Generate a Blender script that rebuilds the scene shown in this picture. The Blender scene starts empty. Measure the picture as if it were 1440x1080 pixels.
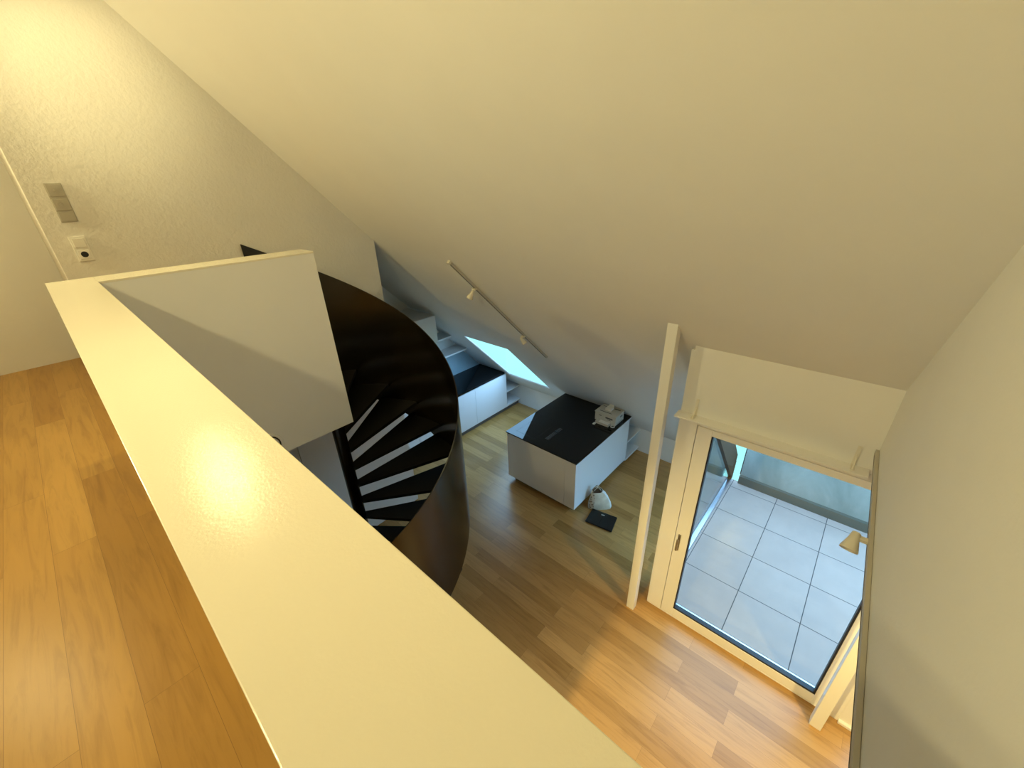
import bpy, bmesh, math, random
from mathutils import Vector, Matrix
random.seed(7)
S = bpy.context.scene
COL = S.collection
PI = math.pi
H = 4.3
CZ, CS = 6.35, 1.02            # roof slope: z = CZ - CS * x
def roof(x): return CZ - CS * x

# ------------------------------------------------------------------ materials
def nt(name):
    m = bpy.data.materials.new(name); m.use_nodes = True
    n = m.node_tree; n.nodes.clear()
    o = n.nodes.new('ShaderNodeOutputMaterial')
    b = n.nodes.new('ShaderNodeBsdfPrincipled')
    n.links.new(b.outputs[0], o.inputs[0])
    return m, n, b, o
def coords(n, scale=(1, 1, 1), rot=(0, 0, 0)):
    t = n.nodes.new('ShaderNodeTexCoord'); mp = n.nodes.new('ShaderNodeMapping')
    mp.inputs['Scale'].default_value = scale; mp.inputs['Rotation'].default_value = rot
    n.links.new(t.outputs['Object'], mp.inputs['Vector'])
    return mp.outputs['Vector']
def noise(n, vec, scale, detail=4, rough=.5):
    t = n.nodes.new('ShaderNodeTexNoise'); t.inputs['Scale'].default_value = scale
    t.inputs['Detail'].default_value = detail; t.inputs['Roughness'].default_value = rough
    n.links.new(vec, t.inputs['Vector']); return t
def bump(n, b, fac, strength, dist=.01):
    bp = n.nodes.new('ShaderNodeBump'); bp.inputs['Strength'].default_value = strength
    bp.inputs['Distance'].default_value = dist
    n.links.new(fac, bp.inputs['Height']); n.links.new(bp.outputs[0], b.inputs['Normal'])
def ramp(n, fac, stops):
    r = n.nodes.new('ShaderNodeValToRGB'); e = r.color_ramp.elements
    e[0].position, e[0].color = stops[0][0], (*stops[0][1], 1)
    e[1].position, e[1].color = stops[-1][0], (*stops[-1][1], 1)
    for p, c in stops[1:-1]:
        k = e.new(p); k.color = (*c, 1)
    n.links.new(fac, r.inputs[0]); return r.outputs[0]
def mix(n, fac, a, b, mode='MIX'):
    m = n.nodes.new('ShaderNodeMix'); m.data_type = 'RGBA'; m.blend_type = mode
    for s, v in ((0, fac), (6, a), (7, b)):
        if isinstance(v, (int, float)): m.inputs[s].default_value = v
        elif isinstance(v, tuple): m.inputs[s].default_value = (*v, 1)
        else: n.links.new(v, m.inputs[s])
    return m.outputs[2]
def paint(name, col, rough=.6, var=.03, bscale=60, bstr=.05, spec=.5, bdist=.002):
    m, n, b, o = nt(name)
    v = coords(n); t = noise(n, v, 3.0, 3)
    c2 = tuple(max(0, c * (1 - var)) for c in col)
    n.links.new(ramp(n, t.outputs[0], [(.3, c2), (.7, col)]), b.inputs['Base Color'])
    b.inputs['Roughness'].default_value = rough
    b.inputs['Specular IOR Level'].default_value = spec
    if bstr:
        t2 = noise(n, v, bscale, 5, .6); bump(n, b, t2.outputs[0], bstr, bdist)
    return m
def metal(name, col, rough=.3, metallic=1.0):
    m, n, b, o = nt(name)
    v = coords(n); t = noise(n, v, 25, 3)
    n.links.new(ramp(n, t.outputs[0], [(.3, tuple(c * .9 for c in col)), (.7, col)]), b.inputs['Base Color'])
    b.inputs['Metallic'].default_value = metallic; b.inputs['Roughness'].default_value = rough
    return m
def wood(name, c_a, c_b, c_dark, rough=.35, plank=.145, length=1.15, off=0.0):
    m, n, b, o = nt(name)
    t = n.nodes.new('ShaderNodeTexCoord')
    sx = n.nodes.new('ShaderNodeSeparateXYZ'); n.links.new(t.outputs['Object'], sx.inputs[0])
    cb = n.nodes.new('ShaderNodeCombineXYZ')
    n.links.new(sx.outputs['Y'], cb.inputs['X']); n.links.new(sx.outputs['X'], cb.inputs['Y'])
    mp = n.nodes.new('ShaderNodeMapping'); mp.inputs['Location'].default_value = (off, off * .37, 0)
    n.links.new(cb.outputs[0], mp.inputs['Vector'])
    br = n.nodes.new('ShaderNodeTexBrick'); br.offset = .37; br.offset_frequency = 2
    br.inputs['Scale'].default_value = 1; br.inputs['Mortar Size'].default_value = .0007
    br.inputs['Mortar Smooth'].default_value = .2; br.inputs['Bias'].default_value = 0
    br.inputs['Brick Width'].default_value = length; br.inputs['Row Height'].default_value = plank
    br.inputs['Color1'].default_value = (0, 0, 0, 1); br.inputs['Color2'].default_value = (1, 1, 1, 1)
    br.inputs['Mortar'].default_value = (.5, .5, .5, 1)
    n.links.new(mp.outputs[0], br.inputs['Vector'])
    # plank tone
    base = ramp(n, br.outputs['Color'], [(0, c_b), (.5, tuple((x + y) / 2 for x, y in zip(c_a, c_b))), (1, c_a)])
    # grain: stretched along the board, shifted per plank
    mp2 = n.nodes.new('ShaderNodeMapping'); mp2.inputs['Scale'].default_value = (1.3, 16, 1)
    n.links.new(cb.outputs[0], mp2.inputs['Vector'])
    add = n.nodes.new('ShaderNodeVectorMath'); add.operation = 'ADD'
    sc = n.nodes.new('ShaderNodeVectorMath'); sc.operation = 'SCALE'; sc.inputs['Scale'].default_value = 13
    n.links.new(br.outputs['Color'], sc.inputs[0]); n.links.new(mp2.outputs[0], add.inputs[0]); n.links.new(sc.outputs[0], add.inputs[1])
    g = noise(n, add.outputs[0], 1.6, 7, .62); g.inputs['Distortion'].default_value = .9
    gr = ramp(n, g.outputs[0], [(.28, (.66, .61, .52)), (.52, (1, 1, 1)), (.75, (1.08, 1.08, 1.05))])
    c = mix(n, .75, base, gr, 'MULTIPLY')
    # low frequency blotches
    w = noise(n, cb.outputs[0], 1.1, 2)
    c = mix(n, .35, c, ramp(n, w.outputs[0], [(.35, (.8, .78, .72)), (.65, (1.1, 1.1, 1.08))]), 'MULTIPLY')
    c = mix(n, br.outputs['Fac'], c, c_dark)
    n.links.new(c, b.inputs['Base Color'])
    b.inputs['Roughness'].default_value = rough
    bump(n, b, g.outputs[0], .06, .002)
    return m

WHITE = (.84, .83, .80)
M = {}
M['wall'] = paint('white_wall_paint', WHITE, .75, .02, 45, .25, .3, .004)
M['ceil'] = paint('white_ceiling_paint', (.84, .83, .80), .8, .02, 40, .15, .3, .003)
M['plaster'] = paint('rough_trowelled_plaster', (.82, .80, .75), .8, .04, 30, .6, .3, .01)
M['cap'] = paint('satin_lacquered_parapet', (.80, .745, .60), .10, .02, 180, .30, .45, .0012)
M['panel'] = paint('white_panel_paint', (.78, .77, .74), .6, .02, 50, .1, .4, .002)
M['lacq'] = paint('white_cabinet_lacquer', (.80, .81, .82), .3, .01, 20, 0, .5)
M['lacq2'] = paint('white_shelf_laminate', (.74, .76, .78), .4, .01, 20, 0, .5)
M['frame'] = paint('white_window_frame', (.86, .85, .82), .3, .015, 30, .03)
M['oak'] = wood('oak_parquet_gallery', (.58, .34, .085), (.45, .24, .045), (.26, .135, .03), .34, .15, 1.7, .33)
M['oak2'] = wood('oak_parquet_lower', (.53, .305, .105), (.34, .18, .05), (.18, .095, .03), .30, .150, 1.25, 2.1)
M['steel'] = None
def darksteel():
    m, n, b, o = nt('bronze_black_lacquered_steel')
    v = coords(n); t = noise(n, v, 2.2, 3)
    n.links.new(ramp(n, t.outputs[0], [(.3, (.004, .0028, .0012)), (.7, (.008, .0055, .002))]), b.inputs['Base Color'])
    b.inputs['Roughness'].default_value = .24; b.inputs['Specular IOR Level'].default_value = .6
    t2 = noise(n, v, 7, 2); bump(n, b, t2.outputs[0], .12, .004)
    return m
M['steel'] = darksteel()
M['tread'] = paint('black_steel_tread', (.006, .005, .004), .55, .1, 30, .05, .3)
M['plinth'] = paint('grey_plinth', (.16, .15, .14), .5, .05, 20, 0)
M['counter'] = None
def blackglass():
    m, n, b, o = nt('black_glass_worktop')
    t = noise(n, coords(n), 4, 2)
    n.links.new(ramp(n, t.outputs[0], [(.3, (.0015, .002, .003)), (.7, (.003, .004, .005))]), b.inputs['Base Color'])
    b.inputs['Roughness'].default_value = .035; b.inputs['IOR'].default_value = 1.5
    return m
M['counter'] = blackglass()
M['glassedge'] = paint('dark_glass_edge', (.02, .025, .03), .2, .1, 10, 0)
M['rubber'] = paint('black_rubber_gasket', (.008, .01, .014), .5, .1, 30, 0)
M['alu'] = metal('anodised_aluminium', (.62, .68, .76), .28)
M['chrome'] = metal('brushed_steel_handle', (.42, .38, .30), .35)
M['rail'] = paint('beige_grey_track', (.50, .47, .40), .45, .04, 20, 0)
M['raildark'] = paint('track_slot_shadow_grey', (.10, .09, .07), .6, .04, 20, 0)
M['lamp'] = paint('white_lamp_housing', (.72, .68, .58), .4, .03, 30, 0)
M['bracket'] = paint('white_metal_bracket', (.80, .76, .66), .4, .03, 30, 0)
M['switchgrey'] = paint('grey_beige_switch_plate', (.46, .43, .36), .45, .05, 20, 0)
M['switchwhite'] = paint('white_switch_plastic', (.86, .84, .78), .35, .02, 20, 0)
M['black'] = paint('black_plastic', (.006, .008, .008), .35, .1, 30, .04)
M['display'] = paint('silver_display', (.45, .45, .42), .3, .05, 30, 0)
M['card'] = paint('pale_grey_cardboard', (.58, .56, .50), .7, .06, 30, .05)
M['cardwhite'] = paint('white_cardboard', (.82, .81, .76), .6, .03, 30, .05)
M['ink'] = paint('grey_print_ink', (.10, .10, .10), .6, .1, 30, 0)
M['brownroof'] = paint('brown_timber_cladding', (.07, .038, .016), .7, .2, 12, .1, .15)
M['splash'] = None
def splash():
    m, n, b, o = nt('blue_grey_glass_splashback')
    t = noise(n, coords(n), 3, 3)
    n.links.new(ramp(n, t.outputs[0], [(.3, (.28, .42, .50)), (.7, (.36, .50, .58))]), b.inputs['Base Color'])
    b.inputs['Roughness'].default_value = .12
    return m
M['splash'] = splash()
def concrete():
    m, n, b, o = nt('weathered_light_concrete')
    v = coords(n, (1, 1, .45)); t = noise(n, v, 2.2, 7, .6); t.inputs['Distortion'].default_value = .6
    n.links.new(ramp(n, t.outputs[0], [(.3, (.19, .22, .195)), (.5, (.25, .275, .245)), (.72, (.34, .355, .32))]), b.inputs['Base Color'])
    b.inputs['Roughness'].default_value = .85; t2 = noise(n, v, 30, 6); bump(n, b, t2.outputs[0], .25, .01)
    return m
M['concrete'] = concrete()
M['flash'] = paint('grey_green_flashing', (.08, .09, .07), .6, .1, 20, .05)
def tiles():
    m, n, b, o = nt('pale_terrace_tiles')
    t = n.nodes.new('ShaderNodeTexCoord'); mp = n.nodes.new('ShaderNodeMapping')
    # joints at x = 3.99 + .606 k, y = .213 - .606 k
    mp.inputs['Location'].default_value = (-(3.99 - .606 * 10), -(.213 - .606 * 10), 0)
    n.links.new(t.outputs['Object'], mp.inputs['Vector'])
    br = n.nodes.new('ShaderNodeTexBrick'); br.offset = 0; br.squash = 1
    br.inputs['Scale'].default_value = 1; br.inputs['Mortar Size'].default_value = .0045
    br.inputs['Mortar Smooth'].default_value = .1
    br.inputs['Brick Width'].default_value = .606; br.inputs['Row Height'].default_value = .606
    br.inputs['Color1'].default_value = (.33, .262, .23, 1); br.inputs['Color2'].default_value = (.365, .292, .255, 1)
    br.inputs['Mortar'].default_value = (.045, .055, .06, 1)
    n.links.new(mp.outputs[0], br.inputs['Vector'])
    w = noise(n, t.outputs['Object'], 3.5, 6, .6)
    c = mix(n, .5, br.outputs['Color'], ramp(n, w.outputs[0], [(.3, (.78, .80, .80)), (.7, (1.05, 1.04, 1.02))]), 'MULTIPLY')
    n.links.new(c, b.inputs['Base Color']); b.inputs['Roughness'].default_value = .85; b.inputs['Specular IOR Level'].default_value = .2
    return m
M['tiles'] = tiles()
def pane(name, tint, ior=1.5, power=5):
    m, n, b, o = nt(name); n.nodes.remove(b)
    tr = n.nodes.new('ShaderNodeBsdfTransparent'); tr.inputs[0].default_value = (*tint, 1)
    gl = n.nodes.new('ShaderNodeBsdfGlossy'); gl.inputs['Roughness'].default_value = .01
    gl.inputs[0].default_value = (.95, .98, 1, 1)
    lw = n.nodes.new('ShaderNodeLayerWeight'); lw.inputs[0].default_value = .5
    pw = n.nodes.new('ShaderNodeMath'); pw.operation = 'POWER'; pw.inputs[1].default_value = power
    f0 = ((ior - 1) / (ior + 1)) ** 2
    ma = n.nodes.new('ShaderNodeMath'); ma.operation = 'MULTIPLY_ADD'; ma.inputs[1].default_value = 1 - f0; ma.inputs[2].default_value = f0
    n.links.new(lw.outputs['Facing'], pw.inputs[0]); n.links.new(pw.outputs[0], ma.inputs[0])
    fr = ma; mx = n.nodes.new('ShaderNodeMixShader')
    n.links.new(fr.outputs[0], mx.inputs[0]); n.links.new(tr.outputs[0], mx.inputs[1]); n.links.new(gl.outputs[0], mx.inputs[2])
    n.links.new(mx.outputs[0], o.inputs[0]); return m
M['glass'] = pane('clear_window_glass', (.93, .97, .97), 1.45)
M['glass3'] = pane('skylight_glass', (.97, 1, 1), 1.05, 16)
M['glass2'] = pane('side_window_glass', (.85, .92, .92), 2.2)
def fabric():
    m, n, b, o = nt('cream_canvas')
    v = coords(n); t = noise(n, v, 9, 5)
    n.links.new(ramp(n, t.outputs[0], [(.35, (.52, .47, .36)), (.65, (.68, .64, .52))]), b.inputs['Base Color'])
    b.inputs['Roughness'].default_value = .9; bump(n, b, t.outputs[0], .4, .01); return m
M['canvas'] = fabric()
def pattern():
    m, n, b, o = nt('brown_printed_canvas')
    v = coords(n); t = n.nodes.new('ShaderNodeTexVoronoi'); t.inputs['Scale'].default_value = 34
    n.links.new(v, t.inputs['Vector'])
    n.links.new(ramp(n, t.outputs[0], [(.2, (.16, .11, .07)), (.55, (.52, .45, .34))]), b.inputs['Base Color'])
    b.inputs['Roughness'].default_value = .9; return m
M['pattern'] = pattern()
M['canvaswhite'] = paint('white_canvas', (.80, .80, .78), .85, .05, 30, .1)
M['baginside'] = paint('brown_bag_lining', (.12, .08, .045), .9, .1, 30, .1)

# ------------------------------------------------------------------ mesh helpers
def box(bm, x0, x1, y0, y1, z0, z1, bev=0):
    vs = [bm.verts.new((x, y, z)) for x in (x0, x1) for y in (y0, y1) for z in (z0, z1)]
    for f in ((0, 1, 3, 2), (4, 6, 7, 5), (0, 4, 5, 1), (2, 3, 7, 6), (0, 2, 6, 4), (1, 5, 7, 3)):
        bm.faces.new([vs[i] for i in f])
    if bev:
        es = {e for v in vs for e in v.link_edges}
        bmesh.ops.bevel(bm, geom=list(es), offset=bev, segments=2, affect='EDGES', profile=.5)
def prism(bm, pts, d):
    """closed polygon pts extruded by vector d"""
    d = Vector(d)
    a = [bm.verts.new(p) for p in pts]; b = [bm.verts.new(Vector(p) + d) for p in pts]
    bm.faces.new(a[::-1]); bm.faces.new(b)
    for i in range(len(a)):
        j = (i + 1) % len(a); bm.faces.new((a[i], a[j], b[j], b[i]))
def tube(bm, p0, p1, r0, r1=None, n=24, cap=True):
    r1 = r0 if r1 is None else r1
    p0, p1 = Vector(p0), Vector(p1); d = (p1 - p0).normalized()
    u = d.orthogonal().normalized(); v = d.cross(u)
    A = [bm.verts.new(p0 + (u * math.cos(t) + v * math.sin(t)) * r0) for t in [2 * PI * k / n for k in range(n)]]
    B = [bm.verts.new(p1 + (u * math.cos(t) + v * math.sin(t)) * r1) for t in [2 * PI * k / n for k in range(n)]]
    for i in range(n):
        j = (i + 1) % n; bm.faces.new((A[i], A[j], B[j], B[i]))
    if cap: bm.faces.new(A[::-1]); bm.faces.new(B)
def lathe(bm, p0, axis, prof, n=28):
    """prof: list of (distance along axis, radius)"""
    p0 = Vector(p0); d = Vector(axis).normalized(); u = d.orthogonal().normalized(); v = d.cross(u)
    rings = []
    for h, r in prof:
        if r < 1e-5: rings.append([bm.verts.new(p0 + d * h)])
        else: rings.append([bm.verts.new(p0 + d * h + (u * math.cos(2 * PI * k / n) + v * math.sin(2 * PI * k / n)) * r) for k in range(n)])
    for A, B in zip(rings, rings[1:]):
        for i in range(n):
            j = (i + 1) % n
            q = [A[i % len(A)], A[j % len(A)], B[j % len(B)], B[i % len(B)]]
            q2 = []
            for w in q:
                if w not in q2: q2.append(w)
            if len(q2) > 2: bm.faces.new(q2)
def obj(name, bm, mat, parent=None, smooth=False, bev=0):
    bmesh.ops.recalc_face_normals(bm, faces=bm.faces[:])
    me = bpy.data.meshes.new(name); bm.to_mesh(me); bm.free()
    for m in (mat if isinstance(mat, (list, tuple)) else [mat]): me.materials.append(m)
    o = bpy.data.objects.new(name, me); COL.objects.link(o)
    if parent is not None:
        o.parent = parent
        o.matrix_parent_inverse = Matrix.Translation(parent.location).inverted()
    if smooth:
        for p in me.polygons: p.use_smooth = True
        md = o.modifiers.new('edge', 'EDGE_SPLIT'); md.split_angle = math.radians(38)
    if bev:
        md = o.modifiers.new('bevel', 'BEVEL'); md.width = bev; md.segments = 2; md.limit_method = 'ANGLE'
        md.harden_normals = False
    return o
def boxobj(name, dims, mat, parent=None, bev=0):
    bm = bmesh.new(); box(bm, *dims); return obj(name, bm, mat, parent, bev=bev)
def thing(name, label, cat, loc, group=None):
    o = bpy.data.objects.new(name, None); COL.objects.link(o); o.location = loc
    o.empty_display_size = .1
    o['label'] = label; o['category'] = cat
    if group: o['group'] = group
    return o
def tag(o, label, cat, group=None):
    o['label'] = label; o['category'] = cat
    if group: o['group'] = group
    return o
def st(o, label=None, cat=None):
    o['kind'] = 'structure'
    if label: o['label'] = label
    if cat: o['category'] = cat
    return o
bpy.context.view_layer.update()

# ------------------------------------------------------------------ SETTING
ZG = 2.85      # gallery floor
ZL = 2.52      # lower ceiling level
YT = 4.33      # face of textured wall
YK = 5.73      # party wall
XK = 5.785     # knee wall
def wr(x): return -.32 - .026 * (3.2 - x)      # face of right wall

# lower floor
bm = bmesh.new(); box(bm, -3.2, 3.24, -5, YK, -.1, 0); box(bm, 3.24, XK + .05, .93, YK, -.1, 0)
st(obj('floor', bm, M['oak2']), 'oak parquet floor of the lower room beside spiral stair and island', 'floor')
# gallery floor
bm = bmesh.new()
box(bm, -3.2, .0, -2.2, YK, ZG - .03, ZG); box(bm, .0, 1.186, 3.18, YT, ZG - .03, ZG)
st(obj('floor_gallery', bm, M['oak']), 'warm oak parquet on the upper gallery left of the parapet', 'floor')
# lower ceiling (underside of the gallery and of the room to the right)
bm = bmesh.new()
box(bm, -3.2, .0, -2.2, YK, ZL, ZG - .03); box(bm, .0, 1.186, 3.18, YT, ZL, ZG - .03)
box(bm, 0.0, 3.2, -5, -.42, ZL, ZL + .2); box(bm, -3.2, 0, -5, -2.2, ZL, ZL + .2)
st(obj('ceiling_lower', bm, M['ceil']), 'white ceiling under the gallery', 'ceiling')

# sloping ceiling, cut by skylight and terrace
SX0, SX1, SY0, SY1 = 4.275, 5.385, 3.945, 4.925
bm = bmesh.new()
def slope(x0, x1, y0, y1, t=.03):
    prism(bm, [(x0, y0, roof(x0)), (x1, y0, roof(x1)), (x1, y1, roof(x1)), (x0, y1, roof(x0))], (0, 0, t))
slope(0, 3.2, -.8, .95, .05); slope(0, 3.2, .95, YK + .1, .05)
slope(3.2, SX0, .93, YK + .1); slope(SX1, XK + .1, .93, YK + .1)
slope(SX0, SX1, .93, SY0); slope(SX0, SX1, SY1, YK + .1)
# far side of the ridge
prism(bm, [(0, -2.2, CZ), (-3.3, -2.2, CZ - CS * 3.3), (-3.3, YK + .1, CZ - CS * 3.3), (0, YK + .1, CZ)], (0, 0, .05))
prism(bm, [(0, -2.2, CZ), (3.3, -2.2, roof(3.3)), (3.3, -.8, roof(3.3)), (0, -.8, CZ)], (0, 0, .05))
st(obj('ceiling', bm, M['ceil']), 'white sloping attic ceiling running down to the kitchen', 'ceiling')

# textured wall (projecting block) with end face and gable top
bm = bmesh.new()
prism(bm, [(.1, YT, ZG), (2.56, YT, ZG), (2.56, YT, roof(2.56)), (.1, YT, roof(.1))], (0, YK - YT, 0))
st(obj('wall_left', bm, M['plaster']), 'rough plastered wall beside the spiral stair with two switch plates', 'wall')
# its smooth lower part
bm = bmesh.new()
box(bm, 1.183, 2.56, YT, YK, 0, ZG)
st(obj('wall_stair', bm, M['frame']), 'smooth white wall behind the stair on the lower level', 'wall')
bm = bmesh.new(); box(bm, -.4, 1.177, YT + .004, YT + .05, 0.01, ZL); 
st(obj('door_3', bm, M['panel']), 'flush white closet door beneath the landing', 'door')
bm = bmesh.new(); box(bm, -3.2, 1.19, YT + .06, YK, 0, ZL)
st(obj('wall_closet', bm, M['panel']))
# party wall (kitchen back + gallery end)
bm = bmesh.new()
prism(bm, [(-3.3, YK, 0), (XK + .1, YK, 0), (XK + .1, YK, roof(XK + .1)), (0, YK, CZ), (-3.3, YK, CZ - CS * 3.3)], (0, .12, 0))
st(obj('wall_back', bm, M['wall']), 'plain white end wall behind gallery and kitchen', 'wall')
# knee wall
bm = bmesh.new(); box(bm, XK, XK + .1, .93, YK, 0, roof(XK))
st(obj('wall_knee', bm, M['wall']), 'low white knee wall under the roof slope', 'wall')
# gallery / lower back walls
st(boxobj('wall_rear', (-3.3, -3.2, -5, YK + .1, 0, 3.4), M['wall']))
bm = bmesh.new(); prism(bm, [(-3.2, -2.2, ZG), (0, -2.2, ZG), (3.2, -2.2, ZG), (3.2, -2.2, roof(3.2)), (0, -2.2, CZ), (-3.2, -2.2, CZ - CS * 3.2)], (0, -.1, 0))
st(obj('wall_gallery_end', bm, M['wall']))
st(boxobj('wall_front_lower', (-3.2, 3.2, -5.1, -5, 0, ZL), M['wall']))
# right wall above the void
ZW = 2.55
bm = bmesh.new()
prism(bm, [(.17, wr(.17), ZW), (3.2, wr(3.2), ZW), (3.2, wr(3.2), roof(3.2)), (.17, wr(.17), roof(.17))], (0, -.1, 0))
st(obj('wall_right', bm, M['wall']), 'white wall at the right with a spot track along its lower edge', 'wall')
# unseen partition under the gallery, added to cut off the lower lamp's light
st(boxobj('wall_lamp_blocker', (.03, .13, .935, 2.9, 0, ZL), M['wall']))
# facade wall with door openings
bm = bmesh.new()
box(bm, 3.2, 3.45, -.72, .93, 2.44, 2.6)
prism(bm, [(3.2, wr(3.2) - .02, 2.6), (3.45, wr(3.2) - .02, 2.6), (3.45, wr(3.2) - .02, 3.12), (3.2, wr(3.2) - .02, roof(3.2))], (0, .93 - wr(3.2) + .02, 0))
box(bm, 3.2, 3.45, -5, -.72, 2.4, 2.72); box(bm, 3.2, 3.45, -5, -1.95, 0, 2.4)
# outside corner towards the kitchen, narrow return
box(bm, 3.2, 3.45, .93, .955, 0, 3.05)
st(obj('wall_facade', bm, M['wall']), 'white wall above the terrace door', 'wall')

# parapet with lacquered cap
PX0, PX1, PY1 = -.0144, .1676, 3.178
PF = 2.978; PXE = 1.2825; ZC = 3.9
bm = bmesh.new(); box(bm, PX0 + .003, PX1 - .003, -.36, PY1 - .003, ZL, ZC - .022)
par = st(obj('wall_parapet', bm, M['panel']), 'long white parapet in the foreground between gallery and void', 'wall')
bm = bmesh.new(); box(bm, PX0, PX1, -.36, PY1, ZC - .022, ZC)
st(obj('trim_1', bm, M['cap'], bev=.0015), 'glossy cream parapet cap crossing the foreground', 'trim')
bm = bmesh.new(); box(bm, PX1, PXE, PF, PY1, ZL, ZC - .012)
st(obj('wall_stair_guard', bm, M['panel']), 'white guard wall beside the top of the spiral stair', 'wall')
bm = bmesh.new(); box(bm, PX1, PXE + .001, PF - .002, PY1, ZC - .012, ZC)
st(obj('trim_2', bm, M['cap'], bev=.0015), 'bright narrow cap on the stair guard wall', 'trim')

# ------------------------------------------------------------------ round fitting in the guard wall
t = thing('wall_light', 'round flush wall light in the white guard wall, half hidden by the parapet', 'light', (.655, PF, 2.61))
bm = bmesh.new(); lathe(bm, (.640, PF, 2.619), (0, -1, 0), [(0, .100), (.004, .100), (.006, .096), (.006, .082), (.004, .080)])
obj('trim_ring', bm, M['panel'], t, True)
bm = bmesh.new(); lathe(bm, (.640, PF, 2.619), (0, -1, 0), [(0, .079), (.003, .079), (.003, .069), (0, .069)])
obj('shadow_gap', bm, M['black'], t, True)
bm = bmesh.new(); lathe(bm, (.640, PF, 2.619), (0, -1, 0), [(0, .068), (.007, .068), (.010, .060), (.011, 0)])
obj('lens', bm, M['panel'], t, True)

# ------------------------------------------------------------------ SPIRAL STAIR
CX, CY, RS = 1.243, 3.236, 1.0815
KH = .582
stair = thing('spiral_staircase', 'dark bronze steel spiral staircase winding down from the gallery landing', 'staircase', (CX, CY, 0))
# helical balustrade plate
bm = bmesh.new(); TH = .009; n = 150; prev = None
for i in range(n + 1):
    th = math.radians(90.2) - i / n * math.radians(258)
    zt = 3.862 - KH * (math.radians(90) - th); zb = max(zt - 1.30, 0.0); zt = max(zt, .05)
    c, s = math.cos(th), math.sin(th)
    ring = [bm.verts.new((CX + r * c, CY + r * s, z)) for r, z in ((RS, zt), (RS - TH, zt), (RS - TH, zb), (RS, zb))]
    if prev:
        for a in range(4):
            b_ = (a + 1) % 4; bm.faces.new((prev[a], prev[b_], ring[b_], ring[a]))
    else: bm.faces.new(ring)
    prev = ring
bm.faces.new(prev[::-1])
pl = obj('balustrade_plate', bm, M['steel'], stair, True)
bm = bmesh.new(); lathe(bm, (CX, CY, 0), (0, 0, 1), [(0, 0), (0, .09), (.012, .09), (.012, .055), (3.3, .055), (3.3, 0)], 32)
obj('newel_post', bm, M['steel'], stair, True)
boxobj('landing_plate', (1.187, 1.26, 3.292, 4.31, ZG - .03, ZG), M['tread'], stair)
TF = lambda k: math.radians(33.4 + (3 - k) * 17.7)
for k in range(1, 15):
    z = ZG - .19 * k
    a0, a1 = TF(k - 1), TF(k)            # rear (upper side) and front edges
    d0 = Vector((math.cos(a0), math.sin(a0), 0)); nrm = Vector((-d0.y, d0.x, 0)) * .128
    ro = RS - TH - .002; ri = .045
    def on_arc(a): return Vector((math.cos(a) * ro, math.sin(a) * ro, 0))
    # rear edge parallel to the front edge of the tread above, pushed back beneath it
    tt = math.sqrt(ro * ro - .128 ** 2)
    Rp = d0 * tt + nrm; ar = math.atan2(Rp.y, Rp.x)
    while ar < a1: ar += 2 * PI
    pts = [Vector((math.cos(a1) * ri, math.sin(a1) * ri, 0))]
    m_ = 8
    for q in range(m_ + 1): pts.append(on_arc(a1 + (ar - a1) * q / m_))
    pts.append(nrm * .45 + d0 * .02)
    pts = [(CX + p.x, CY + p.y, z - .034) for p in pts]
    bm = bmesh.new(); prism(bm, pts, (0, 0, .034))
    obj('tread', bm, M['tread'], stair)

# ------------------------------------------------------------------ SWITCHES
t = thing('thermostat_panel', 'grey-beige double control plate, the higher of the two fittings on the rough plaster wall', 'switch', (.248, YT, 4.25))
bm = bmesh.new(); box(bm, .205, .292, YT - .008, YT, 4.130, 4.372); obj('frame', bm, M['switchgrey'], t, bev=.002)
for zz in (4.292, 4.205):
    bm = bmesh.new(); box(bm, .210, .287, YT - .013, YT - .008, zz, zz + .072); m1 = obj('control_plate', bm, M['switchgrey'], t, bev=.002)
    bm = bmesh.new(); lathe(bm, (.246, YT - .013, zz + .037), (0, -1, 0), [(0, .021), (.003, .021), (.003, .016), (.001, .016), (.001, .008), (.005, .007), (.005, 0)]); obj('dial', bm, M['switchgrey'], m1, True)
bm = bmesh.new(); box(bm, .210, .287, YT - .011, YT - .008, 4.137, 4.195); obj('blank_plate', bm, M['switchgrey'], t, bev=.002)
t = thing('switch_socket', 'white light switch with socket, the lower of the two fittings on the rough plaster wall', 'switch', (.243, YT, 3.95))
bm = bmesh.new(); box(bm, .200, .287, YT - .010, YT, 3.868, 4.036); obj('frame', bm, M['switchwhite'], t, bev=.003)
bm = bmesh.new(); box(bm, .212, .275, YT - .016, YT - .010, 3.962, 4.022); obj('rocker', bm, M['switchwhite'], t, bev=.002)
bm = bmesh.new(); box(bm, .212, .275, YT - .014, YT - .010, 3.884, 3.946); sk = obj('socket', bm, M['switchwhite'], t, bev=.002)
bm = bmesh.new(); lathe(bm, (.244, YT - .014, 3.914), (0, -1, 0), [(0, .020), (.0012, .020), (.0012, 0)]); obj('socket_hole', bm, M['black'], sk, True)

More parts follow.
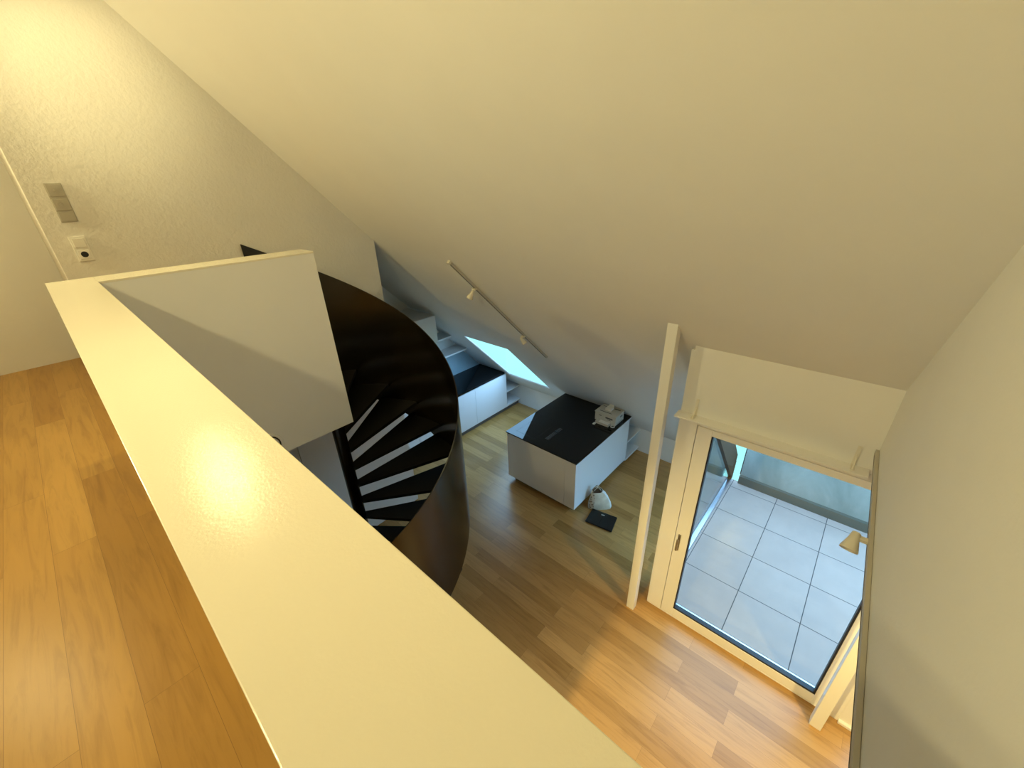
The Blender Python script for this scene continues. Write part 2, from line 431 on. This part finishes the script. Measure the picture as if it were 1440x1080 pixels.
# ------------------------------------------------------------------ KITCHEN RUN
YF = 5.03
XT = 3.81
t = thing('tall_cabinet', 'tall white kitchen cabinet beside the stair reaching up to the slope', 'cabinet', ((2.62 + XT) / 2, YF + .3, 0))
boxobj('body', (2.58, XT, YF + .02, YK - .002, 0, roof(XT) - .02), M['lacq2'], t)
for k in range(2):
    x0 = 2.58 + k * .615; boxobj('door', (x0 + .002, x0 + .611, YF, YF + .018, .1, roof(XT) - .022), M['lacq'], t, .001)
t = thing('base_cabinet', 'low white kitchen base cabinet with two doors under the skylight', 'cabinet', (4.6, YF + .3, 0))
boxobj('body', (XT + .002, 5.378, YF + .02, YK - .002, .10, .862), M['lacq2'], t)
boxobj('plinth', (XT + .002, 5.375, YF + .05, YF + .07, 0, .098), M['plinth'], t)
for x0, x1 in ((XT + .004, 4.518), (4.522, 5.376)):
    boxobj('door', (x0, x1, YF, YF + .018, .10, .850), M['lacq'], t, .001)
boxobj('end_post', (5.352, 5.376, YF + .001, YF + .02, .85, .862), M['lacq'], t)
o = tag(boxobj('worktop', (XT + .002, 5.335, YF, YK - .002, .864, .900), M['counter'], bev=.001), 'black glass worktop on the base cabinet along the kitchen wall', 'worktop')
# sink / hob lines in the worktop
bm = bmesh.new(); box(bm, 3.9, 4.18, YF + .08, YF + .30, .9005, .9035)
tag(obj('sink_cover', bm, M['glassedge'], bev=.001), 'dark inset plate in the left end of the black kitchen worktop', 'sink')
bm = bmesh.new(); prism(bm, [(XT + .002, YK - .012, .902), ((CZ - .902) / CS - .015, YK - .012, .902), ((CZ - 1.475) / CS - .015, YK - .012, 1.475), (XT + .002, YK - .012, 1.475)], (0, .010, 0))
tag(obj('splashback', bm, M['splash']), 'blue-grey glass splashback above the kitchen worktop', 'splashback')
# open shelf unit under the slope
def slope_unit(name, label, x0, xm, y0, y1, yb, boards, ztop):
    t = thing(name, label, 'shelf', ((x0 + xm) / 2, (y0 + y1) / 2, 0))
    boxobj('plinth', (x0 + .002, xm, y0 + .05, y0 + .07, 0, boards[0][0]), M['plinth'], t)
    for z0, z1, m_ in boards:
        xe = min(xm, (CZ - z1) / CS - .006)
        boxobj('shelf_board', (x0, xe, y0, y1, z0, z1), M[m_], t)
    pts = [(x0, yb, boards[0][1]), (min(xm, XK - .004), yb, boards[0][1]), (min(xm, XK - .004), yb, min(ztop, roof(min(xm, XK)) - .02)), ((CZ - ztop) / CS - .008, yb, ztop), (x0, yb, ztop)]
    bm = bmesh.new(); prism(bm, pts, (0, .012, 0)); obj('back_panel', bm, M['lacq2'], t)
    return t
slope_unit('open_shelf_unit', 'small open white shelf unit right of the kitchen base cabinet', 5.380, XK - .004, YF, YK - .004, YF + .45, [(.10, .135, 'lacq'), (.43, .450, 'lacq')], .85)
# wall shelves above the worktop
for z, x0, lab in ((1.855, 3.84, 'short white wall shelf, the upper one beside the tall cabinet'), (1.51, 3.84, 'longer white wall shelf, the lower one beside the tall cabinet')):
    bm = bmesh.new(); xa = XT + .002; xe = (CZ - z) / CS - .008
    prism(bm, [(xa, 5.41, z - .028), (xe + .0, 5.41, z - .028), (xe - 0.0, 5.41, z), (xa, 5.41, z)], (0, YK - .004 - 5.41, 0))
    tag(obj('wall_shelf', bm, M['lacq2']), lab, 'shelf', 'shelves above the kitchen worktop')

# ------------------------------------------------------------------ ISLAND
IX0, IX1, IY0, IY1 = 3.768, 5.292, 2.318, 3.555
t = thing('kitchen_island', 'white kitchen island under the roof slope', 'island', ((IX0 + IX1) / 2, (IY0 + IY1) / 2, 0))
boxobj('body', (IX0 + .018, IX1, IY0 + .018, IY1 - .018, .10, .900), M['lacq2'], t)
boxobj('plinth', (IX0 + .08, IX1 - .05, IY0 + .08, IY1 - .07, 0, .099), M['plinth'], t)
boxobj('front_panel', (IX0, IX0 + .017, IY0, 2.492, .10, .899), M['lacq'], t, .001)
boxobj('front_panel', (IX0, IX0 + .017, 2.496, IY1, .10, .899), M['lacq'], t, .001)
boxobj('side_panel', (IX0 + .018, IX1, IY0, IY0 + .017, .10, .899), M['lacq'], t, .001)
boxobj('side_panel', (IX0 + .018, IX1, IY1 - .017, IY1, .10, .899), M['lacq'], t, .001)
tag(boxobj('island_worktop', (IX0 - .012, 5.315, IY0 - .012, IY1 + .012, .902, .920), M['counter'], bev=.001), 'black glass worktop on the white kitchen island', 'worktop')
# downdraft grille in the worktop
t = thing('hob_vent', 'small slatted grey vent set into the island worktop', 'vent', (4.15, 2.96, .92))
boxobj('frame', (3.962, 4.345, 2.925, 2.996, .9203, .9225), M['glassedge'], t)
for k in range(16):
    x = 3.972 + k * .0232
    if k in (10,): continue
    boxobj('slat', (x, x + .007, 2.931, 2.990, .9226, .9245), M['ink'] if k % 3 else M['raildark'], t)
bm = bmesh.new()
for x0, x1, y0, y1 in ((3.87, 3.874, 3.10, 3.45), (4.45, 4.454, 3.10, 3.45), (3.87, 4.454, 3.10, 3.104), (3.87, 4.454, 3.446, 3.45)):
    box(bm, x0, x1, y0, y1, .9202, .9208)
tag(obj('hob', bm, M['glassedge']), 'flush hob outline in the bright end of the island worktop', 'hob')
slope_unit('open_shelf_unit', 'small open white shelf unit at the low end of the kitchen island', IX1 + .002, XK - .004, IY0, IY1, IY0 + .45, [(.06, .09, 'lacq'), (.42, .440, 'lacq'), (.862, .888, 'lacq')], .86)

# carton stack on the island
t = thing('carton', 'pale grey printed carton lying near the far corner of the island worktop', 'box', (5.02, 2.54, .92))
bm = bmesh.new(); box(bm, 4.885, 5.155, 2.362, 2.712, .921, 1.065); obj('box_body', bm, M['card'], t, bev=.004)
bm = bmesh.new(); box(bm, 4.875, 5.16, 2.355, 2.718, 1.066, 1.078); obj('lid', bm, M['card'], t, bev=.003)
for x0, x1, y0, y1, z0, z1 in ((4.93, 4.945, 2.46, 2.66, 1.0785, 1.0795), (5.095, 5.12, 2.40, 2.50, 1.0785, 1.0795), (5.09, 5.10, 2.62, 2.69, 1.0785, 1.0795),
    (4.8835, 4.8845, 2.41, 2.53, 1.005, 1.03), (4.8835, 4.8845, 2.44, 2.50, .985, .993), (4.8835, 4.8845, 2.60, 2.64, 1.02, 1.032),
    (5.03, 5.10, 2.3605, 2.3615, 1.01, 1.032), (4.93, 5.12, 2.3605, 2.3615, .94, .945)):
    bm = bmesh.new(); box(bm, x0, x1, y0, y1, z0, z1); obj('printed_lettering', bm, M['ink'], t)
t = thing('flat_carton', 'flat pale box lying open in front of the printed carton', 'box', (4.84, 2.55, .92))
bm = bmesh.new(); box(bm, 4.795, 4.880, 2.43, 2.655, .921, .957); obj('box_body', bm, M['card'], t, bev=.003)
bm = bmesh.new(); box(bm, 4.80, 4.872, 2.44, 2.60, .9575, .960); obj('lid', bm, M['cardwhite'], t)
bm = bmesh.new(); box(bm, 4.735, 4.790, 2.63, 2.665, .921, .932)
tag(obj('folded_leaflet', bm, M['cardwhite'], bev=.002), 'small white leaflet on the black island worktop left of the cartons', 'paper')
bm = bmesh.new(); lathe(bm, (4.855, 2.385, .921), (0, 0, 1), [(0, .034), (.016, .034), (.016, .022), (.004, .022), (0.0, .034)], 24)
tag(obj('tape_roll', bm, M['card'], smooth=True), 'small roll of tape beside the cartons on the island worktop', 'tape')
t = thing('small_packet', 'small white packet with open flap resting on top of the printed carton', 'packet', (5.03, 2.55, 1.08))
bm = bmesh.new(); box(bm, 4.985, 5.08, 2.50, 2.60, 1.0798, 1.115); obj('packet_body', bm, M['cardwhite'], t, bev=.004)
bm = bmesh.new(); prism(bm, [(5.08, 2.505, 1.114), (5.125, 2.515, 1.135), (5.125, 2.59, 1.135), (5.08, 2.595, 1.114)], (0, 0, .002)); obj('flap', bm, M['cardwhite'], t)

# ------------------------------------------------------------------ BAG and SCALE on the floor
t = thing('tote_bag', 'cream canvas bag slumped against the side of the kitchen island', 'bag', (4.15, 2.15, 0))
ax = Vector((.635, -.77, 0)).normalized(); nx = Vector((.77, .635, 0)).normalized(); c0 = Vector((4.105, 2.085, 0))
def bagpt(u, v, z): return c0 + ax * u + nx * v + Vector((0, 0, z))
rings = [(0.0, .165, .000, .135, 0), (.02, .170, -.006, .140, 0), (.10, .155, .0, .135, -.005), (.18, .128, .02, .128, -.015), (.25, .098, .045, .122, -.03), (.30, .070, .062, .115, -.045)]
bm = bmesh.new(); n = 32; prev = None
for z, hw, v0, v1, sh in rings:
    ring = []
    for k in range(n):
        a = 2 * PI * k / n; ca, sa = math.cos(a), math.sin(a)
        u = sh + hw * math.copysign(abs(ca) ** .6, ca); vm = (v0 + v1) / 2; vh = (v1 - v0) / 2
        v = vm + vh * math.copysign(abs(sa) ** .7, sa)
        w = .006 * math.sin(5 * a + z * 30)
        ring.append(bm.verts.new(bagpt(u + w, v + w * .6, z + (.035 * sa - .01 if z > .29 else 0))))
    if prev:
        for k in range(n):
            j = (k + 1) % n; f = bm.faces.new((prev[k], prev[j], ring[j], ring[k]))
            um = (k + .5) / n * 2 * PI
            if math.cos(um) < -.45: f.material_index = 1
            elif math.cos(um) > .86: f.material_index = 2
    else: bm.faces.new(ring[::-1])
    prev = ring
o = obj('bag_body', bm, [M['canvas'], M['pattern'], M['canvaswhite']], t, True)
# lining visible in the open mouth
bm = bmesh.new(); z, hw, v0, v1, sh = rings[-1]
top = []; low = []
for k in range(24):
    a = 2 * PI * k / 24
    top.append(bm.verts.new(bagpt(sh + hw * .93 * math.cos(a), (v0 + v1) / 2 + (v1 - v0) / 2 * .9 * math.sin(a), z - .014 + .035 * math.sin(a))))
    low.append(bm.verts.new(bagpt(sh + hw * .9 * math.cos(a), (v0 + v1) / 2 + (v1 - v0) / 2 * .8 * math.sin(a), z - .09)))
for k in range(24):
    j = (k + 1) % 24; bm.faces.new((top[k], top[j], low[j], low[k]))
bm.faces.new(low)
obj('lining', bm, M['baginside'], t, True)
for s in (0.02, .10):
    bm = bmesh.new(); pr = None
    for i in range(15):
        f = i / 14; u = -.045 - .05 + .10 * f; z = .295 + .055 * math.sin(PI * f); v = .055 + s * .6
        q = bagpt(u, v, z); r = [bm.verts.new(q + ax * a + Vector((0, 0, b_))) for a, b_ in ((-.004, -.004), (.004, -.004), (.004, .004), (-.004, .004))]
        r = [bm.verts.new(q + nx * a + Vector((0, 0, b_))) for a, b_ in ((-.010, -.002), (.010, -.002), (.010, .002), (-.010, .002))] if True else r
        if pr:
            for a in range(4): bm.faces.new((pr[a], pr[(a + 1) % 4], r[(a + 1) % 4], r[a]))
        pr = r
    for v_ in [v_ for v_ in bm.verts if not v_.link_faces]: bm.verts.remove(v_)
    obj('handle', bm, M['pattern'], t)

t = thing('bathroom_scale', 'flat black bathroom scale on the floor beside the kitchen island', 'scale', (3.93, 1.96, 0))
P = [Vector(p) for p in ((3.761, 2.125, 0), (4.031, 2.169, 0), (4.097, 1.812, 0), (3.817, 1.745, 0))]
bm = bmesh.new(); prism(bm, [p + Vector((0, 0, .012)) for p in P], (0, 0, .024))
obj('platform', bm, M['black'], t, bev=.008)
cc = sum(P, Vector()) / 4
for p in P:
    q = cc + (p - cc) * .8; bm = bmesh.new(); lathe(bm, (q.x, q.y, 0), (0, 0, 1), [(0, 0), (0, .016), (.012, .016), (.012, 0)], 14)
    obj('foot', bm, M['black'], t)
e1 = (P[1] - P[0]).normalized(); e2 = (P[2] - P[1]).normalized()
def rect(c, a, b_, z): return [c + e1 * x * a + e2 * y * b_ + Vector((0, 0, z)) for x, y in ((-1, -1), (1, -1), (1, 1), (-1, 1))]
bm = bmesh.new(); prism(bm, rect(Vector((4.005, 1.985, 0)), .009, .024, .0365), (0, 0, .001)); obj('display', bm, M['display'], t)
bm = bmesh.new(); prism(bm, rect(cc, .10, .0012, .0364), (0, 0, .0006)); obj('centre_line', bm, M['glassedge'], t)

# ------------------------------------------------------------------ POSTS
def post(label, x0, x1, y0, y1, slanted, grp):
    bm = bmesh.new()
    if slanted: prism(bm, [(x0, y0, 0), (x1, y0, 0), (x1, y0, roof(x1)), (x0, y0, roof(x0))], (0, y1 - y0, 0))
    else: box(bm, x0, x1, y0, y1, 0, ZL)
    o = obj('support_post', bm, M['frame'], bev=.003); tag(o, label, 'post', grp)
post('square white post left of the terrace door, running up to the sloping ceiling', 2.99, 3.07, 1.019, 1.100, True, None)
post('square white post at the right end of the terrace door, top hidden', 3.005, 3.085, -.700, -.617, False, None)

# ------------------------------------------------------------------ TERRACE DOOR
XD = 3.2
d = thing('door_1', 'white framed glass terrace door with lever handle', 'door', (XD, .1, 0)); st(d)
bm = bmesh.new()
box(bm, XD - .005, XD + .09, .800, .948, 0, 2.455); box(bm, XD - .005, XD + .09, -.80, -.735, 0, 2.455)
box(bm, XD - .005, XD + .09, -.735, .800, 2.402, 2.455); box(bm, XD - .005, XD + .09, -.735, .800, 0, .012)
obj('frame', bm, M['frame'], d, bev=.003)
bm = bmesh.new()
G = (.674, -.600, .130, 2.338)
box(bm, XD - .004, XD + .07, G[0], .796, .016, 2.398); box(bm, XD - .004, XD + .07, -.732, G[1], .016, 2.398)
box(bm, XD - .004, XD + .07, G[1], G[0], .016, G[2]); box(bm, XD - .004, XD + .07, G[1], G[0], G[3], 2.398)
leaf = obj('leaf', bm, M['frame'], d, bev=.003)
bm = bmesh.new()
for y0, y1, z0, z1 in ((G[0] - .011, G[0], G[2], G[3]), (G[1], G[1] + .014, G[2], G[3]), (G[1], G[0], G[2], G[2] + .020)):
    box(bm, XD + .002, XD + .05, y0, y1, z0, z1)
obj('gasket', bm, M['rubber'], leaf)
boxobj('glass_pane', (XD + .03, XD + .036, G[1] + .002, G[0] - .002, G[2] + .002, G[3] - .002), M['glass'], leaf)
bm = bmesh.new(); box(bm, XD - .013, XD - .004, .742, .768, .955, 1.165, .004); hd = obj('handle_plate', bm, M['chrome'], leaf, True)
bm = bmesh.new(); tube(bm, (XD - .01, .755, 1.00), (XD - .055, .755, 1.00), .010)
box(bm, XD - .062, XD - .046, .744, .764, .99, 1.135, .005)
obj('lever', bm, M['chrome'], hd, True)
bm = bmesh.new(); box(bm, XD + .10, XD + .155, -.74, .90, .012, .04); obj('threshold', bm, M['alu'], d, bev=.004)
bm = bmesh.new(); box(bm, XD + .091, XD + .159, -.9, .93, -.06, .011); obj('sill', bm, M['rubber'], d)

# board above the door with two brackets
t = thing('pelmet_board', 'narrow white board above the terrace door, fixed with two small brackets', 'board', (3.15, .3, 2.47))
boxobj('board', (3.092, XD - .001, wr(3.2) + .004, .972, 2.470, 2.488), M['frame'], t, .002)
for y in (.835, -.225):
    bm = bmesh.new(); box(bm, XD - .004, XD - .001, y - .012, y + .012, 2.489, 2.640)
    box(bm, 3.115, XD - .001, y - .012, y + .012, 2.489, 2.492)
    prism(bm, [(XD - .002, y - .004, 2.56), (XD - .002, y + .004, 2.56), (3.125, y + .004, 2.49), (3.125, y - .004, 2.49)], (.012, 0, .003))
    for z in (2.52, 2.57, 2.622): lathe(bm, (XD - .004, y, z), (-1, 0, 0), [(0, .005), (.003, .004), (.003, 0)], 10)
    obj('bracket', bm, M['bracket'], t)

# second terrace door, mostly behind the right wall
d = thing('door_2', 'second white framed terrace door, only its lower corner showing right of the post', 'door', (XD, -1.3, 0)); st(d)
bm = bmesh.new()
for y0, y1, z0, z1 in ((-.96, -.80, 0, 2.4), (-1.95, -1.8, 0, 2.4), (-1.8, -.96, 2.25, 2.4), (-1.8, -.96, 0, .16)): box(bm, XD, XD + .09, y0, y1, z0, z1)
obj('frame', bm, M['frame'], d, bev=.003)
bm = bmesh.new(); box(bm, XD - .03, XD + .001, -1.8, -.80, .0, .03); obj('sill', bm, M['frame'], d, bev=.003)
boxobj('glass_pane', (XD + .03, XD + .036, -1.8, -.96, .16, 2.25), M['glass'], d)

# ------------------------------------------------------------------ TERRACE
st(boxobj('floor_terrace', (3.36, 6.0, -4, .93, -.08, 0), M['tiles']), 'pale square tiles on the terrace outside the glass door', 'floor')
bm = bmesh.new(); box(bm, 5.945, 6.02, -4, .755, 0, .135)
st(obj('trim_3', bm, M['flash']), 'grey flashing strip at the foot of the terrace wall', 'trim')
bm = bmesh.new(); box(bm, 6.0, 6.15, -4, .752, .0, 1.0)
st(obj('wall_terrace', bm, M['concrete']), 'weathered pale concrete wall at the far side of the terrace', 'wall')
st(boxobj('trim_4', (6.0, 6.15, .752, .764, .14, 1.0), M['rubber']))
# side glazing between terrace and kitchen
d = thing('window_1', 'side window of the terrace with brown sloping rafter and metal bottom rail', 'window', (4.6, .88, 0)); st(d)
bm = bmesh.new(); box(bm, 3.47, 5.95, .842, .925, .0, .075); obj('bottom_rail', bm, M['alu'], d, bev=.004)
bm = bmesh.new()
prism(bm, [(3.47, .845, roof(3.47) - .24), (5.93, .845, roof(5.93) - .24), (5.93, .845, roof(5.93) + .2), (3.47, .845, roof(3.47) + .2)], (0, .083, 0))
box(bm, 5.86, 5.95, .843, .927, .076, roof(5.95) + .1)
obj('rafter', bm, M['brownroof'], d)
xg = 5.86
bm = bmesh.new(); prism(bm, [(3.47, .868, .075), (xg, .868, .075), (xg, .868, roof(xg) - .2), (3.47, .868, roof(3.47) - .2)], (0, .006, 0))
obj('glass_pane', bm, M['glass2'], d)

# skylight
d = thing('window_2', 'bright skylight in the roof slope above the kitchen worktop', 'window', ((SX0 + SX1) / 2, (SY0 + SY1) / 2, roof((SX0 + SX1) / 2))); st(d)
bm = bmesh.new()
prism(bm, [(SX0, SY0, roof(SX0) + .006), (SX1, SY0, roof(SX1) + .006), (SX1, SY1, roof(SX1) + .006), (SX0, SY1, roof(SX0) + .006)], (0, 0, .004))
obj('glass_pane', bm, M['glass3'], d)
bm = bmesh.new()
def fr(x0, x1, y0, y1): prism(bm, [(x0, y0, roof(x0) + .012), (x1, y0, roof(x1) + .012), (x1, y1, roof(x1) + .012), (x0, y1, roof(x0) + .012)], (0, 0, .014))
fr(SX0, SX0 + .012, SY0, SY1); fr(SX1 - .012, SX1, SY0, SY1); fr(SX0, SX1, SY0, SY0 + .012); fr(SX0, SX1, SY1 - .012, SY1)
obj('frame', bm, M['frame'], d)

# ------------------------------------------------------------------ TRACK LIGHT ON THE SLOPE
nrmv = Vector((-CS, 0, -1)).normalized()          # into the room
t = thing('track_light', 'thin spot track with two small spots on the sloping ceiling', 'light', (3.4, 3.15, roof(3.4)))
A = Vector((2.70, 3.215, roof(2.70))); B = Vector((4.13, 3.085, roof(4.13)))
dr = (B - A).normalized(); sd = dr.cross(nrmv).normalized()
def bar(bm, a, b_, w, h0, h1):
    pts = [a + sd * (-w) + nrmv * h0, a + sd * w + nrmv * h0, a + sd * w + nrmv * h1, a + sd * (-w) + nrmv * h1]
    prism(bm, pts, b_ - a)
bm = bmesh.new(); bar(bm, A, B, .013, .001, .026); obj('track', bm, M['rail'], t)
bm = bmesh.new(); bar(bm, A + dr * .02, B - dr * .02, .007, .0262, .0272); obj('track_slot', bm, M['raildark'], t)
bm = bmesh.new(); bar(bm, A - dr * .022, A, .021, .001, .035); obj('end_cap', bm, M['lamp'], t)
def spot(parent, p, stem, aim, s=1.0):
    bm = bmesh.new(); p = Vector(p); stem = Vector(stem).normalized(); aim = Vector(aim).normalized()
    box(bm, -.016, .016, -.028, .028, -.008, .008)
    bmesh.ops.translate(bm, verts=bm.verts[:], vec=p)
    j = p + stem * .05 * s
    tube(bm, p, j, .007 * s, n=12)
    obj('spot_arm', bm, M['lamp'], parent, True)
    bm = bmesh.new()
    lathe(bm, j - aim * .028 * s, aim, [(0, 0), (0, .016 * s), (.006 * s, .021 * s), (.045 * s, .027 * s), (.105 * s, .044 * s), (.112 * s, .044 * s), (.112 * s, .040 * s), (.09 * s, .034 * s), (.09 * s, 0)])
    obj('spot_head', bm, M['lamp'], parent, True)
spot(t, A + (B - A) * .205 + nrmv * .035, nrmv, (-.35, .35, -.85), .85)
spot(t, A + (B - A) * .70 + nrmv * .035, nrmv, (.45, -.3, -.8), .8)
# track on the right wall
t = thing('track_light', 'beige spot track with one conical spot along the lower edge of the right wall', 'light', (2.0, -.34, 2.62))
bm = bmesh.new()
prism(bm, [(.6, wr(.6) + .001, 2.615), (.6, wr(.6) + .020, 2.615), (.6, wr(.6) + .020, 2.655), (.6, wr(.6) + .001, 2.655)], (3.19 - .6, wr(3.19) - wr(.6), 0))
obj('track', bm, M['rail'], t, bev=.003)
bm = bmesh.new()
prism(bm, [(.6, wr(.6) + .0202, 2.622), (.6, wr(.6) + .0208, 2.622), (.6, wr(.6) + .0208, 2.630), (.6, wr(.6) + .0202, 2.630)], (3.15 - .6, wr(3.15) - wr(.6), 0))
obj('track_slot', bm, M['raildark'], t)
LX = 2.24
spot(t, (LX, wr(LX) + .026, 2.635), (0, 1, 0), (-.70, .10, -.65), .9)

# ------------------------------------------------------------------ WORLD
w = bpy.data.worlds.new('sky'); S.world = w; w.use_nodes = True
n = w.node_tree; n.nodes.clear()
o = n.nodes.new('ShaderNodeOutputWorld'); bg = n.nodes.new('ShaderNodeBackground')
tc = n.nodes.new('ShaderNodeTexCoord'); sp = n.nodes.new('ShaderNodeSeparateXYZ')
n.links.new(tc.outputs['Generated'], sp.inputs[0])
mr = n.nodes.new('ShaderNodeMapRange'); mr.inputs[1].default_value = -.12; mr.inputs[2].default_value = .12
n.links.new(sp.outputs['Z'], mr.inputs[0])
r = ramp(n, mr.outputs[0], [(0, (.42, 1.0, 1.05)), (1, (1.0, 1.0, 1.0))])
mxn = n.nodes.new('ShaderNodeMix'); mxn.data_type = 'RGBA'
n.links.new(mr.outputs[0], mxn.inputs[0])
mxn.inputs[6].default_value = (.52, 1.25, 1.3, 1); mxn.inputs[7].default_value = (2.3, 4.2, 6.4, 1)
n.nodes.remove(r.node)
n.links.new(mxn.outputs[2], bg.inputs[0]); n.links.new(bg.outputs[0], o.inputs[0]); bg.inputs[1].default_value = 1.0

# ------------------------------------------------------------------ LIGHTS
WARM = (1.0, .84, .405)
def point(name, loc, power, col=WARM, r=.04):
    l = bpy.data.lights.new(name, 'POINT'); l.energy = power; l.color = col; l.shadow_soft_size = r
    o = bpy.data.objects.new(name, l); COL.objects.link(o); o.location = loc; return o
def spotl(name, loc, tgt, power, ang, blend, col=WARM, r=.04):
    l = bpy.data.lights.new(name, 'SPOT'); l.energy = power; l.color = col; l.shadow_soft_size = r
    l.spot_size = math.radians(ang); l.spot_blend = blend
    o = bpy.data.objects.new(name, l); COL.objects.link(o); o.location = loc
    o.rotation_euler = (Vector(tgt) - Vector(loc)).to_track_quat('-Z', 'Y').to_euler(); return o
point('gallery_lamp', (-1.10, 1.2, 5.13), 34)
spotl('gallery_spot', (-1.10, 1.2, 5.13), (3.4, 1.2, 3.6), 110, 120, 1.0)
point('gallery_lamp', (-1.25, 4.18, 5.0), 34)
spotl('gallery_spot', (-1.25, 4.18, 5.0), (2.6, 2.2, 4.0), 95, 110, 1.0)
spotl('ridge_lamp', (.36, 3.1, 5.38), (-.15, 2.7, 3.9), 44, 120, .9, r=.025)
point('ridge_glow', (.36, 3.1, 5.38), 4, r=.025)
spotl('ridge_spot', (.36, 3.3, 5.38), (.60, 4.33, 4.98), 36, 66, 1.0)
spotl('lower_lamp', (-.9, .86, 2.45), (2.2, .0, 0), 430, 80, .7, (1.0, .75, .28))
spotl('lower_lamp', (2.2, -1.3, 2.45), (2.3, -.35, 0), 230, 95, 1.0, (1.0, .76, .30))
def portal(loc, rot, sx, sy):
    l = bpy.data.lights.new('portal', 'AREA'); l.shape = 'RECTANGLE'; l.size = sx; l.size_y = sy; l.cycles.is_portal = True
    o = bpy.data.objects.new('portal', l); COL.objects.link(o); o.location = loc; o.rotation_euler = rot
portal(((SX0 + SX1) / 2, (SY0 + SY1) / 2, roof((SX0 + SX1) / 2) + .05), (0, math.radians(45.6), 0), 1.57, .98)

# ------------------------------------------------------------------ CAMERA
cam = bpy.data.cameras.new('camera'); co = bpy.data.objects.new('camera', cam); COL.objects.link(co)
right = Vector((.66048208, -.75024899, -.02983086)); down = Vector((-.3534088, -.27557875, -.8939567)); fwd = Vector((.66246935, .60098487, -.44715941))
mt = Matrix(((right.x, -down.x, -fwd.x, 0), (right.y, -down.y, -fwd.y, 0), (right.z, -down.z, -fwd.z, H), (0, 0, 0, 1)))
co.matrix_world = mt
cam.sensor_fit = 'HORIZONTAL'; cam.sensor_width = 36; cam.lens = 573.718 / 1440 * 36
cam.clip_start = .02; cam.clip_end = 100
S.camera = co
S.view_settings.view_transform = 'Standard'; S.view_settings.look = 'None'
S.view_settings.gamma = 1; S.view_settings.use_curve_mapping = False; S.view_settings.exposure = 0.0
